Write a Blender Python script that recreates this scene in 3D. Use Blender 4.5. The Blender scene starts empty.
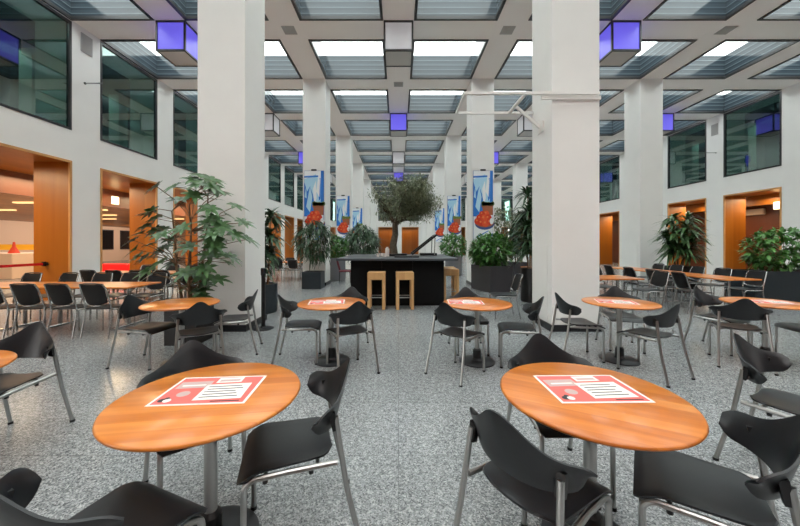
import bpy, math, random
from mathutils import Vector, Matrix
R = math.radians
random.seed(7)
scene = bpy.context.scene
col = scene.collection

# ------------------------------------------------------------------ camera, sky, exposure
CAM_H = 1.478
F_PX, VPX, VPY = 322.0, 398.5, 244.0
cam_data = bpy.data.cameras.new('camera')
cam = bpy.data.objects.new('camera', cam_data); col.objects.link(cam)
cam.location = (0, 0, CAM_H); cam.rotation_euler = (R(90), 0, 0)
cam_data.sensor_width = 36; cam_data.lens = F_PX / 800 * 36
cam_data.shift_x = (400 - VPX) / 800; cam_data.shift_y = -(263 - VPY) / 800
cam_data.clip_start = 0.05; cam_data.clip_end = 200
scene.camera = cam
world = bpy.data.worlds.new('overcast_sky'); scene.world = world
world.use_nodes = True
bg = world.node_tree.nodes['Background']
bg.inputs[0].default_value = (1.0, 0.975, 0.945, 1); bg.inputs[1].default_value = 1.0
vs = scene.view_settings
scene.display_settings.display_device = 'sRGB'
vs.view_transform = 'Standard'; vs.look = 'None'; vs.gamma = 1.0; vs.use_curve_mapping = False
vs.exposure = 2.78
scene.cycles.max_bounces = 12; scene.cycles.diffuse_bounces = 8; scene.cycles.transparent_max_bounces = 12

def lamp(name, loc, size, power, color, rot=(0, 0, 0), size_y=None):
    d = bpy.data.lights.new(name, 'AREA'); d.energy = power; d.color = color
    d.shape = 'RECTANGLE'; d.size = size; d.size_y = size_y or size
    o = bpy.data.objects.new(name, d); o.location = loc; o.rotation_euler = rot; col.objects.link(o)
    return o
WARM = (1.0, 0.74, 0.44)
for y in (6, 11, 16, 21): lamp('canteen_light', (-10.6, y, 3.5), 1.6, 36, WARM, size_y=3.5)
for y in (9, 15, 21): lamp('canteen_light', (-16.5, y, 2.9), 7, 30, (1.0, 0.78, 0.58), size_y=4)
for y in (13.4, 16.4, 22.4, 28.4): lamp('corridor_light', (15.7, y, 3.5), 0.7, 11, WARM, size_y=1.8)
lamp('corridor_light', (0, 43.2, 3.5), 6, 10, WARM, size_y=1)

for x in (-11.6, 17.6):
    for y in (4, 12, 20, 28, 36): lamp('gallery_fill', (x, y, 7.3), 0.5, 6, (0.9, 1.0, 0.95), size_y=7)  # added lamps without fittings, brighten the galleries behind the tinted panes

for y in (14, 22, 28): lamp('canteen_wall_fill', (-21.5, y, 2.8), 0.6, 15, (1.0, 0.8, 0.66), (0, R(75), 0), 5)  # added fill lamps without fittings, aimed to brighten the canteen back wall

# ------------------------------------------------------------------ helpers
def lin(c):
    f = lambda v: v / 12.92 if v <= 0.04045 else ((v + 0.055) / 1.055) ** 2.4
    return tuple(f(x / 255) for x in c) + (1,)

def mat(name, c, rough=0.5, metal=0.0, spec=0.5, emit=None, es=0.0, noise=0.0, nscale=8.0, coat=0.0):
    m = bpy.data.materials.new(name); m.use_nodes = True
    nt = m.node_tree; b = nt.nodes['Principled BSDF']
    b.inputs['Base Color'].default_value = lin(c); b.inputs['Roughness'].default_value = rough
    b.inputs['Metallic'].default_value = metal; b.inputs['Specular IOR Level'].default_value = spec
    b.inputs['Coat Weight'].default_value = coat; b.inputs['Coat Roughness'].default_value = 0.1
    if emit:
        b.inputs['Emission Color'].default_value = lin(emit); b.inputs['Emission Strength'].default_value = es
    if noise:
        tc = nt.nodes.new('ShaderNodeTexCoord'); n = nt.nodes.new('ShaderNodeTexNoise')
        n.inputs['Scale'].default_value = nscale; n.inputs['Detail'].default_value = 3
        r = nt.nodes.new('ShaderNodeValToRGB')
        c1 = lin(c); k0, k1 = 1 - noise, 1 + noise
        r.color_ramp.elements[0].position = 0.3; r.color_ramp.elements[1].position = 0.7
        r.color_ramp.elements[0].color = tuple(min(1, x * k0) for x in c1[:3]) + (1,)
        r.color_ramp.elements[1].color = tuple(min(1, x * k1) for x in c1[:3]) + (1,)
        nt.links.new(tc.outputs['Object'], n.inputs['Vector']); nt.links.new(n.outputs['Fac'], r.inputs[0])
        nt.links.new(r.outputs[0], b.inputs['Base Color'])
    return m

def wood_mat(name, c_dark, c_mid, c_light, plank=0.09, rough=0.28, axis=0, stretch=10.0, coat=0.3):
    """strips of wood laid side by side along one axis, each strip with its own tone and grain"""
    m = bpy.data.materials.new(name); m.use_nodes = True
    nt = m.node_tree; N = nt.nodes.new; L = nt.links.new; b = nt.nodes['Principled BSDF']
    tc = N('ShaderNodeTexCoord'); oi = N('ShaderNodeObjectInfo')
    sep = N('ShaderNodeSeparateXYZ'); L(tc.outputs['Object'], sep.inputs[0])
    dv = N('ShaderNodeMath'); dv.operation = 'DIVIDE'; dv.inputs[1].default_value = plank
    L(sep.outputs[1 if axis == 0 else 0], dv.inputs[0])
    fl = N('ShaderNodeMath'); fl.operation = 'FLOOR'; L(dv.outputs[0], fl.inputs[0])
    ad = N('ShaderNodeMath'); ad.operation = 'ADD'; L(fl.outputs[0], ad.inputs[0]); L(oi.outputs['Random'], ad.inputs[1])
    wn = N('ShaderNodeTexWhiteNoise'); wn.noise_dimensions = '1D'; L(ad.outputs[0], wn.inputs['W'])
    mp = N('ShaderNodeMapping'); sc = [stretch * 3] * 3; sc[axis] = stretch * 0.18; mp.inputs['Scale'].default_value = sc
    L(tc.outputs['Object'], mp.inputs[0])
    n = N('ShaderNodeTexNoise'); n.inputs['Scale'].default_value = 1; n.inputs['Detail'].default_value = 4; L(mp.outputs[0], n.inputs['Vector'])
    mx = N('ShaderNodeMath'); mx.operation = 'MULTIPLY_ADD'; mx.inputs[1].default_value = 0.45
    L(wn.outputs['Value'], mx.inputs[0])
    m2 = N('ShaderNodeMath'); m2.operation = 'MULTIPLY'; m2.inputs[1].default_value = 0.55; L(n.outputs['Fac'], m2.inputs[0]); L(m2.outputs[0], mx.inputs[2])
    r = N('ShaderNodeValToRGB'); e = r.color_ramp.elements
    e[0].position = 0.15; e[0].color = lin(c_dark); e[1].position = 0.85; e[1].color = lin(c_light)
    k = e.new(0.5); k.color = lin(c_mid)
    L(mx.outputs[0], r.inputs[0]); L(r.outputs[0], b.inputs['Base Color'])
    b.inputs['Roughness'].default_value = rough; b.inputs['Coat Weight'].default_value = coat; b.inputs['Coat Roughness'].default_value = 0.15
    return m

def granite_mat():
    m = bpy.data.materials.new('speckled_granite'); m.use_nodes = True
    nt = m.node_tree; N = nt.nodes.new; L = nt.links.new; b = nt.nodes['Principled BSDF']
    tc = N('ShaderNodeTexCoord')
    v = N('ShaderNodeTexVoronoi'); v.inputs['Scale'].default_value = 130; L(tc.outputs['Object'], v.inputs['Vector'])
    r = N('ShaderNodeValToRGB'); e = r.color_ramp.elements
    e[0].position = 0.0; e[0].color = lin((86, 89, 92)); e[1].position = 1.0; e[1].color = lin((190, 193, 193))
    for p, c in ((0.24, (122, 126, 128)), (0.5, (147, 151, 153)), (0.75, (163, 166, 167))): k = e.new(p); k.color = lin(c)
    s = N('ShaderNodeSeparateColor'); L(v.outputs['Color'], s.inputs[0]); L(s.outputs[0], r.inputs[0])
    n = N('ShaderNodeTexNoise'); n.inputs['Scale'].default_value = 30; n.inputs['Detail'].default_value = 5; L(tc.outputs['Object'], n.inputs['Vector'])
    r2 = N('ShaderNodeValToRGB'); r2.color_ramp.elements[0].position = 0.35; r2.color_ramp.elements[1].position = 0.65
    r2.color_ramp.elements[0].color = (0.74, 0.74, 0.745, 1); r2.color_ramp.elements[1].color = (1.1, 1.1, 1.1, 1)
    L(n.outputs['Fac'], r2.inputs[0])
    mul = N('ShaderNodeMix'); mul.data_type = 'RGBA'; mul.blend_type = 'MULTIPLY'; mul.inputs[0].default_value = 1
    L(r.outputs[0], mul.inputs[6]); L(r2.outputs[0], mul.inputs[7])
    br = N('ShaderNodeTexBrick'); br.offset = 0; br.inputs['Scale'].default_value = 1.0
    br.inputs['Brick Width'].default_value = 0.75; br.inputs['Row Height'].default_value = 0.75; br.inputs['Mortar Size'].default_value = 0.003
    br.inputs['Color1'].default_value = (1, 1, 1, 1); br.inputs['Color2'].default_value = (0.9, 0.9, 0.9, 1); br.inputs['Mortar'].default_value = (0.62, 0.62, 0.62, 1)
    L(tc.outputs['Object'], br.inputs['Vector'])
    m3 = N('ShaderNodeMix'); m3.data_type = 'RGBA'; m3.blend_type = 'MULTIPLY'; m3.inputs[0].default_value = 1
    L(mul.outputs[2], m3.inputs[6]); L(br.outputs['Color'], m3.inputs[7])
    L(m3.outputs[2], b.inputs['Base Color'])
    b.inputs['Roughness'].default_value = 0.22; b.inputs['Specular IOR Level'].default_value = 0.45
    return m

def glass_mat(name, tint, gloss, refl=(0.8, 0.9, 0.9), rough=0.01):
    m = bpy.data.materials.new(name); m.use_nodes = True
    nt = m.node_tree; nt.nodes.clear(); N = nt.nodes.new; L = nt.links.new
    o = N('ShaderNodeOutputMaterial'); mx = N('ShaderNodeMixShader'); t = N('ShaderNodeBsdfTransparent'); g = N('ShaderNodeBsdfGlossy')
    t.inputs[0].default_value = tuple(tint) + (1,); g.inputs[0].default_value = tuple(refl) + (1,); g.inputs['Roughness'].default_value = rough
    fr = N('ShaderNodeFresnel'); ge = N('ShaderNodeNewGeometry')
    io = N('ShaderNodeMath'); io.operation = 'MULTIPLY_ADD'; io.inputs[1].default_value = 1 / 1.5 - 1.5; io.inputs[2].default_value = 1.5
    L(ge.outputs['Backfacing'], io.inputs[0]); L(io.outputs[0], fr.inputs[0])     # same reflection on both faces of a thin pane
    ad = N('ShaderNodeMath'); ad.operation = 'ADD'; ad.use_clamp = True; ad.inputs[1].default_value = gloss; L(fr.outputs[0], ad.inputs[0])
    L(ad.outputs[0], mx.inputs[0]); L(t.outputs[0], mx.inputs[1]); L(g.outputs[0], mx.inputs[2]); L(mx.outputs[0], o.inputs[0])
    return m

def lined_glass_mat():
    """dark slate glass of the light wells, reflected horizontal lines painted into its colour"""
    m = bpy.data.materials.new('slate_glass'); m.use_nodes = True
    nt = m.node_tree; N = nt.nodes.new; L = nt.links.new; b = nt.nodes['Principled BSDF']
    tc = N('ShaderNodeTexCoord'); sp = N('ShaderNodeSeparateXYZ'); L(tc.outputs['Object'], sp.inputs[0])
    a = N('ShaderNodeMath'); a.operation = 'MULTIPLY'; a.inputs[1].default_value = 6.3; L(sp.outputs[2], a.inputs[0])
    fr = N('ShaderNodeMath'); fr.operation = 'FRACT'; L(a.outputs[0], fr.inputs[0])
    r = N('ShaderNodeValToRGB'); r.color_ramp.interpolation = 'CONSTANT'; e = r.color_ramp.elements
    e[0].position = 0; e[0].color = lin((56, 66, 74)); e[1].position = 0.86; e[1].color = lin((92, 105, 112))  # bands and pale lines stand in for reflections in the glass
    k = e.new(0.45); k.color = lin((46, 55, 63))
    L(fr.outputs[0], r.inputs[0]); L(r.outputs[0], b.inputs['Base Color'])
    b.inputs['Roughness'].default_value = 0.12
    return m

M = {}
M['white'] = mat('white_paint', (236, 235, 232), 0.55, noise=0.02, nscale=1.5)
M['ceil'] = mat('ceiling_paint', (246, 241, 238), 0.6)
M['floor'] = granite_mat()
M['black_plastic'] = mat('black_polypropylene', (23, 26, 30), 0.36, noise=0.1, nscale=60)
M['black'] = mat('black_lacquer', (15, 15, 17), 0.4)
M['black_matte'] = mat('black_matte', (14, 14, 15), 0.7, spec=0.2)
M['steel'] = mat('satin_steel', (176, 176, 174), 0.28, 1.0)
M['bright_steel'] = mat('polished_steel', (176, 176, 175), 0.24, 1.0)
M['dark_steel'] = mat('dark_metal_base', (52, 53, 56), 0.35, 0.6)
M['table'] = wood_mat('orange_strip_wood', (180, 96, 28), (206, 118, 40), (228, 144, 62), 0.075)
M['table_edge'] = mat('wood_edge', (150, 82, 36), 0.35, noise=0.15, nscale=20)
M['reveal'] = wood_mat('orange_wood_panel', (138, 78, 14), (154, 90, 20), (168, 102, 28), 0.6, 0.4, axis=2, stretch=2.5, coat=0.1)
M['reveal_edge'] = mat('pale_wood_edge', (204, 150, 92), 0.45, noise=0.06)
M['brown'] = wood_mat('brown_wood_panel', (84, 38, 12), (98, 46, 15), (112, 56, 20), 0.9, 0.4, axis=2, stretch=2.0, coat=0.1)
M['light_wood'] = wood_mat('pale_beech', (196, 148, 96), (210, 164, 110), (222, 178, 126), 0.3, 0.45, axis=2, stretch=8, coat=0.0)
M['frame_dark'] = mat('dark_window_frame', (46, 46, 48), 0.4)
M['slate'] = lined_glass_mat()
M['pane'] = glass_mat('gallery_glass', (0.46, 0.64, 0.59), 0.13)
M['roof_pane'] = glass_mat('rooflight_glass', (0.9, 0.95, 0.95), 0.02)
M['clear'] = glass_mat('clear_glass', (0.85, 0.9, 0.9), 0.04)
M['gallery'] = mat('gallery_wall', (58, 72, 70), 0.7)
M['gallery_pillar'] = mat('gallery_pillar', (200, 215, 208), 0.6)
M['lantern_white'] = mat('lantern_white_glass', (198, 198, 202), 0.4, emit=(225, 224, 228), es=0.03)
M['lantern_blue'] = mat('lantern_violet_glass', (104, 98, 196), 0.35, emit=(112, 100, 250), es=0.09)
M['lantern_under'] = mat('lantern_underside', (196, 194, 192), 0.5)
M['cream'] = mat('cream_wall', (232, 205, 180), 0.6)
M['yellow'] = mat('yellow_panel', (236, 178, 40), 0.5)
M['red'] = mat('red_fabric', (226, 22, 28), 0.6)
M['orange_red'] = mat('red_shade', (214, 66, 34), 0.5)
M['maroon'] = mat('maroon_fabric', (96, 22, 38), 0.6)
M['planter'] = mat('anthracite_planter', (36, 45, 51), 0.45, noise=0.05)
M['planter_light'] = mat('grey_planter', (112, 113, 118), 0.5)
M['planter_brown'] = mat('dark_grey_planter', (64, 62, 66), 0.5)
M['soil'] = mat('soil', (52, 40, 30), 0.9, noise=0.3, nscale=40)
M['leaf'] = mat('glossy_leaf', (66, 98, 56), 0.3, noise=0.35, nscale=9)
M['leaf_dark'] = mat('dark_leaf', (56, 84, 56), 0.36, noise=0.35, nscale=7)
M['leaf_fresh'] = mat('fresh_leaf', (82, 132, 62), 0.4, noise=0.3, nscale=9)
M['leaf_grey'] = mat('olive_leaf', (126, 134, 104), 0.5, noise=0.35, nscale=6)
M['bark'] = mat('bark', (112, 86, 62), 0.8, noise=0.25, nscale=25)
M['bark_grey'] = mat('grey_bark', (94, 84, 70), 0.85, noise=0.3, nscale=20)
M['paper'] = mat('paper', (240, 232, 226), 0.6)
M['menu_red'] = mat('menu_red', (228, 110, 102), 0.6)
M['menu_grey'] = mat('menu_grey', (196, 170, 166), 0.6)
M['ink'] = mat('ink', (46, 46, 50), 0.6)
M['mesh_black'] = mat('black_mesh', (16, 16, 18), 0.75, noise=0.3, nscale=120)
M['grille'] = mat('grey_grille', (170, 168, 165), 0.5)
M['lamp_glow'] = mat('lamp_glass', (255, 240, 205), 0.5, emit=(255, 226, 170), es=0.4)
M['strip_glow'] = mat('strip_lamp_glass', (240, 190, 130), 0.5, emit=(255, 206, 140), es=0.22)
M['blue'] = mat('print_blue', (36, 122, 214), 0.45)
M['blue_dark'] = mat('print_dark_blue', (18, 64, 150), 0.45)
M['blue_pale'] = mat('print_pale_blue', (178, 222, 246), 0.45)
M['print_white'] = mat('print_white', (242, 246, 250), 0.45)
M['tomato'] = mat('print_tomato', (214, 56, 26), 0.45)
M['tomato2'] = mat('print_light_tomato', (232, 88, 44), 0.45)
M['tomato_hi'] = mat('print_orange', (236, 128, 66), 0.45)
M['terracotta'] = mat('print_terracotta', (168, 100, 70), 0.45)
M['print_green'] = mat('print_green', (104, 128, 62), 0.45)
M['print_bowl'] = mat('print_bowl', (52, 82, 148), 0.45)
M['teal'] = mat('teal_print', (30, 150, 170), 0.5)
M['glass_dark'] = mat('dark_screen', (24, 26, 30), 0.1)

class MB:
    """collects shapes and links them as one mesh object"""
    def __init__(self): self.v = []; self.f = []; self.m = []; self.s = []
    def add(self, vs_, fs, mi=0, smooth=False):
        o = len(self.v); self.v += [tuple(p) for p in vs_]
        for f in fs: self.f.append(tuple(i + o for i in f)); self.m.append(mi); self.s.append(smooth)
        return self
    def box(self, a, b, mi=0, X=None):
        (x0, y0, z0), (x1, y1, z1) = a, b
        p = [Vector(q) for q in ((x0, y0, z0), (x1, y0, z0), (x1, y1, z0), (x0, y1, z0), (x0, y0, z1), (x1, y0, z1), (x1, y1, z1), (x0, y1, z1))]
        if X: p = [X @ q for q in p]
        return self.add(p, [(0, 3, 2, 1), (4, 5, 6, 7), (0, 1, 5, 4), (1, 2, 6, 5), (2, 3, 7, 6), (3, 0, 4, 7)], mi)
    def bbox(self, a, b, r=0.01, mi=0):
        """box with chamfered edges"""
        (x0, y0, z0), (x1, y1, z1) = a, b
        ring = lambda i, z: [(x0 + i, y0 + r, z), (x0 + r, y0 + i, z), (x1 - r, y0 + i, z), (x1 - i, y0 + r, z), (x1 - i, y1 - r, z), (x1 - r, y1 - i, z), (x0 + r, y1 - i, z), (x0 + i, y1 - r, z)]
        p = ring(r, z0) + ring(0, z0 + r) + ring(0, z1 - r) + ring(r, z1); n = 8; fs = [tuple(range(7, -1, -1)), tuple(range(24, 32))]
        for k in range(3):
            for i in range(n): fs.append((k * n + i, k * n + (i + 1) % n, (k + 1) * n + (i + 1) % n, (k + 1) * n + i))
        return self.add(p, fs, mi)
    def lathe(self, prof, c=(0, 0, 0), n=24, mi=0, smooth=True, cap=True, X=None):
        p = []; fs = []
        for (r, z) in prof:
            for i in range(n):
                a = 2 * math.pi * i / n; p.append(Vector((c[0] + r * math.cos(a), c[1] + r * math.sin(a), c[2] + z)))
        for k in range(len(prof) - 1):
            for i in range(n): fs.append((k * n + i, k * n + (i + 1) % n, (k + 1) * n + (i + 1) % n, (k + 1) * n + i))
        if X: p = [X @ q for q in p]
        self.add(p, fs, mi, smooth)
        if cap:
            o = len(self.v) - len(p)
            self.f.append(tuple(o + i for i in range(n - 1, -1, -1))); self.m.append(mi); self.s.append(False)
            e = o + (len(prof) - 1) * n
            self.f.append(tuple(e + i for i in range(n))); self.m.append(mi); self.s.append(False)
        return self
    def tube(self, pts, r, n=10, mi=0, r2=None):
        pts = [Vector(p) for p in pts]; ps = []; fs = []; m = len(pts)
        up = None
        for i, p in enumerate(pts):
            t = (pts[min(i + 1, m - 1)] - pts[max(i - 1, 0)]).normalized()
            if up is None:
                up = t.orthogonal().normalized()
            up = (up - t * up.dot(t)).normalized(); w = t.cross(up)
            rr = r if r2 is None else r + (r2 - r) * i / (m - 1)
            for k in range(n):
                a = 2 * math.pi * k / n; ps.append(p + (up * math.cos(a) + w * math.sin(a)) * rr)
        for i in range(m - 1):
            for k in range(n): fs.append((i * n + k, i * n + (k + 1) % n, (i + 1) * n + (k + 1) % n, (i + 1) * n + k))
        self.add(ps, fs, mi, True)
        o = len(self.v) - len(ps)
        self.f += [tuple(o + k for k in range(n - 1, -1, -1)), tuple(o + (m - 1) * n + k for k in range(n))]; self.m += [mi, mi]; self.s += [False, False]
        return self
    def shell(self, fn, nu, nv, th, mi=0, side=1):
        """curved sheet fn(u,v), u,v in 0..1, thickened along its normal"""
        P = [[Vector(fn(i / nu, j / nv)) for j in range(nv + 1)] for i in range(nu + 1)]
        A = []; B = []
        for i in range(nu + 1):
            for j in range(nv + 1):
                du = P[min(i + 1, nu)][j] - P[max(i - 1, 0)][j]; dv = P[i][min(j + 1, nv)] - P[i][max(j - 1, 0)]
                n = du.cross(dv); n = n.normalized() if n.length > 1e-9 else Vector((0, 0, 1))
                edge = min(i, nu - i, j, nv - j)
                t = th * (0.55 if edge == 0 else 1.0)
                A.append(P[i][j] + n * t / 2 * side); B.append(P[i][j] - n * t / 2 * side)
        w = nv + 1; K = (nu + 1) * w; fs = []
        for i in range(nu):
            for j in range(nv):
                a, b, c, d = i * w + j, (i + 1) * w + j, (i + 1) * w + j + 1, i * w + j + 1
                fs.append((a, b, c, d)); fs.append((K + d, K + c, K + b, K + a))
        rim = [i * w for i in range(nu)] + [nu * w + j for j in range(nv)] + [i * w + nv for i in range(nu, 0, -1)] + [j for j in range(nv, 0, -1)]
        for q in range(len(rim)):
            a, b = rim[q], rim[(q + 1) % len(rim)]; fs.append((b, a, K + a, K + b))
        return self.add(A + B, fs, mi, True)
    def disc(self, c, r, z, n=20, mi=0, sx=1, sy=1):
        return self.add([(c[0] + r * sx * math.cos(2 * math.pi * i / n), c[1] + r * sy * math.sin(2 * math.pi * i / n), z) for i in range(n)], [tuple(range(n))], mi)
    def mesh(self, name, mats, sharp=35):
        me = bpy.data.meshes.new(name); me.from_pydata(self.v, [], self.f)
        for m in (mats if isinstance(mats, (list, tuple)) else [mats]): me.materials.append(m)
        me.polygons.foreach_set('material_index', self.m); me.polygons.foreach_set('use_smooth', self.s)
        me.update()
        if any(self.s): me.set_sharp_from_angle(angle=R(sharp))
        return me
    def build(self, name, mats, parent=None, sharp=35):
        o = bpy.data.objects.new(name, self.mesh(name, mats, sharp)); col.objects.link(o)
        if parent: o.parent = parent
        return o

def empty(name, loc=(0, 0, 0), rz=0):
    o = bpy.data.objects.new(name, None); o.empty_display_size = 0.1
    o.location = loc; o.rotation_euler = (0, 0, rz); col.objects.link(o); return o
def tag(o, label=None, cat=None, group=None, kind=None):
    if label: o['label'] = label
    if cat: o['category'] = cat
    if group: o['group'] = group
    if kind: o['kind'] = kind
    return o
def struct(o): o['kind'] = 'structure'; return o
def kids(o): return [c for c in list(col.objects) if c.parent == o]
TREE = {}
def freeze(o): TREE[o.name] = [(c, kids(c)) for c in kids(o)]; return o
def dup(proto, loc, rz):
    c = proto.copy(); col.objects.link(c); c.location = loc; c.rotation_euler = (0, 0, rz)
    for ch, gs in TREE[proto.name]:
        d = ch.copy(); col.objects.link(d); d.parent = c
        for g in gs:
            e = g.copy(); col.objects.link(e); e.parent = d
    return c
class Maker:
    """first use places the prototype itself, later uses place copies"""
    def __init__(self, proto): self.p = freeze(proto); self.used = False
    def put(self, loc, rz, label, cat, group):
        if not self.used: o = self.p; o.location = loc; o.rotation_euler = (0, 0, rz); self.used = True
        else: o = dup(self.p, loc, rz)
        return tag(o, label, cat, group)
ORD = ['first', 'second', 'third', 'fourth', 'fifth', 'sixth', 'seventh', 'eighth', 'ninth', 'tenth']

# ------------------------------------------------------------------ the hall
XL, XR, YB, Y0 = -8.58, 14.59, 41.45, -5.2     # side wall faces, far wall face, near end shut by an unseen wall
ZC = 7.36                                       # underside of the ceiling grid
BW = 0.81; G = 5.45                             # beam and column width, first column row
Z_OPEN, Z_SILL = 3.66, 4.46
TH = 0.96                                       # wall thickness
piers = [G + 3 * k for k in range(-4, 13)]      # near faces of the piers

struct(MB().box((-25.2, Y0, -0.1), (18, 46, 0)).build('floor', M['floor']))

c = MB()
xs = [-9 + 3 * i for i in range(9)]; ys = [p + BW / 2 for p in piers]
h = BW / 2
for x in xs: c.box((x - h, Y0, ZC), (x + h, YB + TH, ZC + 0.8))
for i in range(len(xs) - 1):
    for y in ys: c.box((xs[i] + h, y - h, ZC + 0.002), (xs[i + 1] - h, y + h, ZC + 0.8))
struct(c.build('ceiling', M['ceil']))

def side_wall(name, xf, sgn):
    m = MB(); xb = xf + sgn * TH
    a, b = min(xf, xb), max(xf, xb)
    for p in piers:
        m.box((a, p, 0), (b, p + BW, ZC))
    for p in piers[:-1]:
        m.box((a, p + BW, Z_OPEN), (b, p + 3, Z_SILL))
        m.box((a, p + BW, ZC - 0.05), (b, p + 3, ZC + 0.79))
    struct(m.build(name, M['white']))
side_wall('wall_left', XL, -1); side_wall('wall_right', XR, 1)
m = MB()
for x in xs: m.box((x - h, YB, 0), (x + h, YB + TH, ZC))
for i in range(len(xs) - 1):
    m.box((xs[i] + h, YB, Z_OPEN), (xs[i + 1] - h, YB + TH, Z_SILL)); m.box((xs[i] + h, YB, ZC - 0.05), (xs[i + 1] - h, YB + TH, ZC + 0.79))
struct(m.build('wall_back', M['white']))

struct(MB().box((-9.5, Y0 - .2, 0), (15.5, Y0, ZC + .8)).build('wall_unseen_blocker', M['brown']))  # unseen, added behind the camera; brown cuts light bounced onto column fronts
wn = 0; tn = 0
# galleries behind the upper windows and rooms behind the openings
def gallery(name, xf, sgn):
    m = MB(); x1 = xf + sgn * TH; x2 = xf + sgn * 5.2; a, b = min(x1, x2), max(x1, x2)
    m.box((min(x2, x2 + sgn * .1), Y0, Z_SILL - 0.3), (max(x2, x2 + sgn * .1), YB + 1, ZC + 0.3))
    m.box((a, Y0, Z_SILL - 0.4), (b, YB + 1, Z_SILL - 0.12)); m.box((a, Y0, ZC), (b, YB + 1, ZC + 0.2))
    for p in piers: m.box((xf + sgn * 2.6 - .2, p + 1.2, Z_SILL - .12), (xf + sgn * 2.6 + .2, p + 1.6, ZC), 1)
    struct(m.build(name, [M['gallery'], M['gallery_pillar']]))
gallery('wall_left_gallery', XL, -1); gallery('wall_right_gallery', XR, 1)
m = MB(); m.box((-9, YB + 4, Z_SILL - 0.4), (15, YB + 4.1, ZC)); m.box((-9, YB + TH, Z_SILL - .4), (15, YB + 4, Z_SILL - .12)); m.box((-9, YB + TH, ZC), (15, YB + 4, ZC + .2))
struct(m.build('wall_back_gallery', M['gallery']))

def opening_lining(x0, x1, front, sgn, along_y):
    """wood lining of one ground floor opening: two jambs, a head and a pale edge strip"""
    global tn; tn += 1
    m = MB(); t = 0.03; e = 0.018
    def bx(u0, u1, w0, w1, z0, z1, mi):
        # u along the wall, w depth from the face into the wall
        if along_y:
            xa, xb = sorted((front + sgn * w0, front + sgn * w1)); m.box((xa, u0, z0), (xb, u1, z1), mi)
        else: m.box((u0, front + w0, z0), (u1, front + w1, z1), mi)
    bx(x0, x0 + t, 0.03, TH, 0, Z_OPEN, 0); bx(x1 - t, x1, 0.03, TH, 0, Z_OPEN, 0); bx(x0 + t, x1 - t, 0.03, TH, Z_OPEN - t, Z_OPEN, 0)
    w = 0.055
    bx(x0, x0 + w, -e, 0.03, 0, Z_OPEN, 1); bx(x1 - w, x1, -e, 0.03, 0, Z_OPEN, 1); bx(x0 + w, x1 - w, -e, 0.03, Z_OPEN - w, Z_OPEN, 1)
    struct(m.build('trim_%d' % tn, [M['reveal'], M['reveal_edge']]))
def upper_window(x0, x1, front, sgn, along_y):
    global wn; wn += 1
    m = MB(); g = MB(); w = 0.06; z0, z1 = Z_SILL, ZC - 0.05
    def bx(mm, u0, u1, w0, w1, za, zb):
        if along_y:
            xa, xb = sorted((front + sgn * w0, front + sgn * w1)); mm.box((xa, u0, za), (xb, u1, zb))
        else: mm.box((u0, front + w0, za), (u1, front + w1, zb))
    bx(m, x0, x0 + w, -.01, .08, z0, z1); bx(m, x1 - w, x1, -.01, .08, z0, z1)
    bx(m, x0 + w, x1 - w, -.01, .08, z0, z0 + w); bx(m, x0 + w, x1 - w, -.01, .08, z1 - w, z1)
    fr = struct(m.build('window_%d' % wn, M['frame_dark']))
    bx(g, x0 + w, x1 - w, .03, .042, z0 + w, z1 - w); g.build('pane', M['pane'], fr)
for xf, sgn in ((XL, -1), (XR, 1)):
    for p in piers[2:-1]:
        opening_lining(p + BW, p + 3, xf, sgn, True); upper_window(p + BW, p + 3, xf, sgn, True)
for i in range(len(xs) - 1):
    opening_lining(xs[i] + h, xs[i + 1] - h, YB, 1, False); upper_window(xs[i] + h, xs[i + 1] - h, YB, 1, False)

# canteen behind the left wall
XI = XL - TH
m = MB()
m.box((-11.6, Y0, Z_OPEN), (XI, 46, Z_OPEN + 0.1), 0)                    # high wood ceiling strip
m.box((-11.7, Y0, 2.98), (-11.6, 46, Z_OPEN + 0.1), 1)                   # brown fascia
m.box((-25, Y0, 2.98), (-11.7, 46, 3.06), 0)                             # lower ceiling
struct(m.build('ceiling_canteen', [M['reveal'], M['brown']]))
m = MB(); m.box((-25.2, Y0, 0), (-25, 46, 3.0)); m.box((-25, 32, 0), (XI, 32.2, Z_OPEN))
m.box((-25, 1, 0), (XI, 1.2, Z_OPEN))
struct(m.build('wall_canteen', M['cream']))
for (a, b) in ((26.6, 28.2), (28.9, 30.6)):
    wn += 1
    fr = struct(MB().box((-25.0, a, 1.0), (-24.94, b, 2.7)).build('window_%d' % wn, M['frame_dark'])); MB().box((-24.94, a + .08, 1.08), (-24.93, b - .08, 2.62)).build('pane', M['glass_dark'], fr)
# wood lined corridor behind the right wall and behind the far wall
m = MB(); m.box((XR + 2.5, Y0, 0), (XR + 2.6, 46, Z_OPEN + .1), 0); m.box((XR + TH, Y0, Z_OPEN), (XR + 2.5, 46, Z_OPEN + 0.1), 1)
m.box((XR + 1.65, Y0, 3.22), (XR + 1.8, 46, 3.66), 1)
struct(m.build('wall_corridor', [M['brown'], M['reveal']]))
m = MB(); m.box((-9, YB + 2.6, 0), (15, YB + 2.7, Z_OPEN + .1)); m.box((-9, YB + TH, Z_OPEN), (15, YB + 2.6, Z_OPEN + .1))
struct(m.build('wall_back_corridor', [M['reveal']]))

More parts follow.
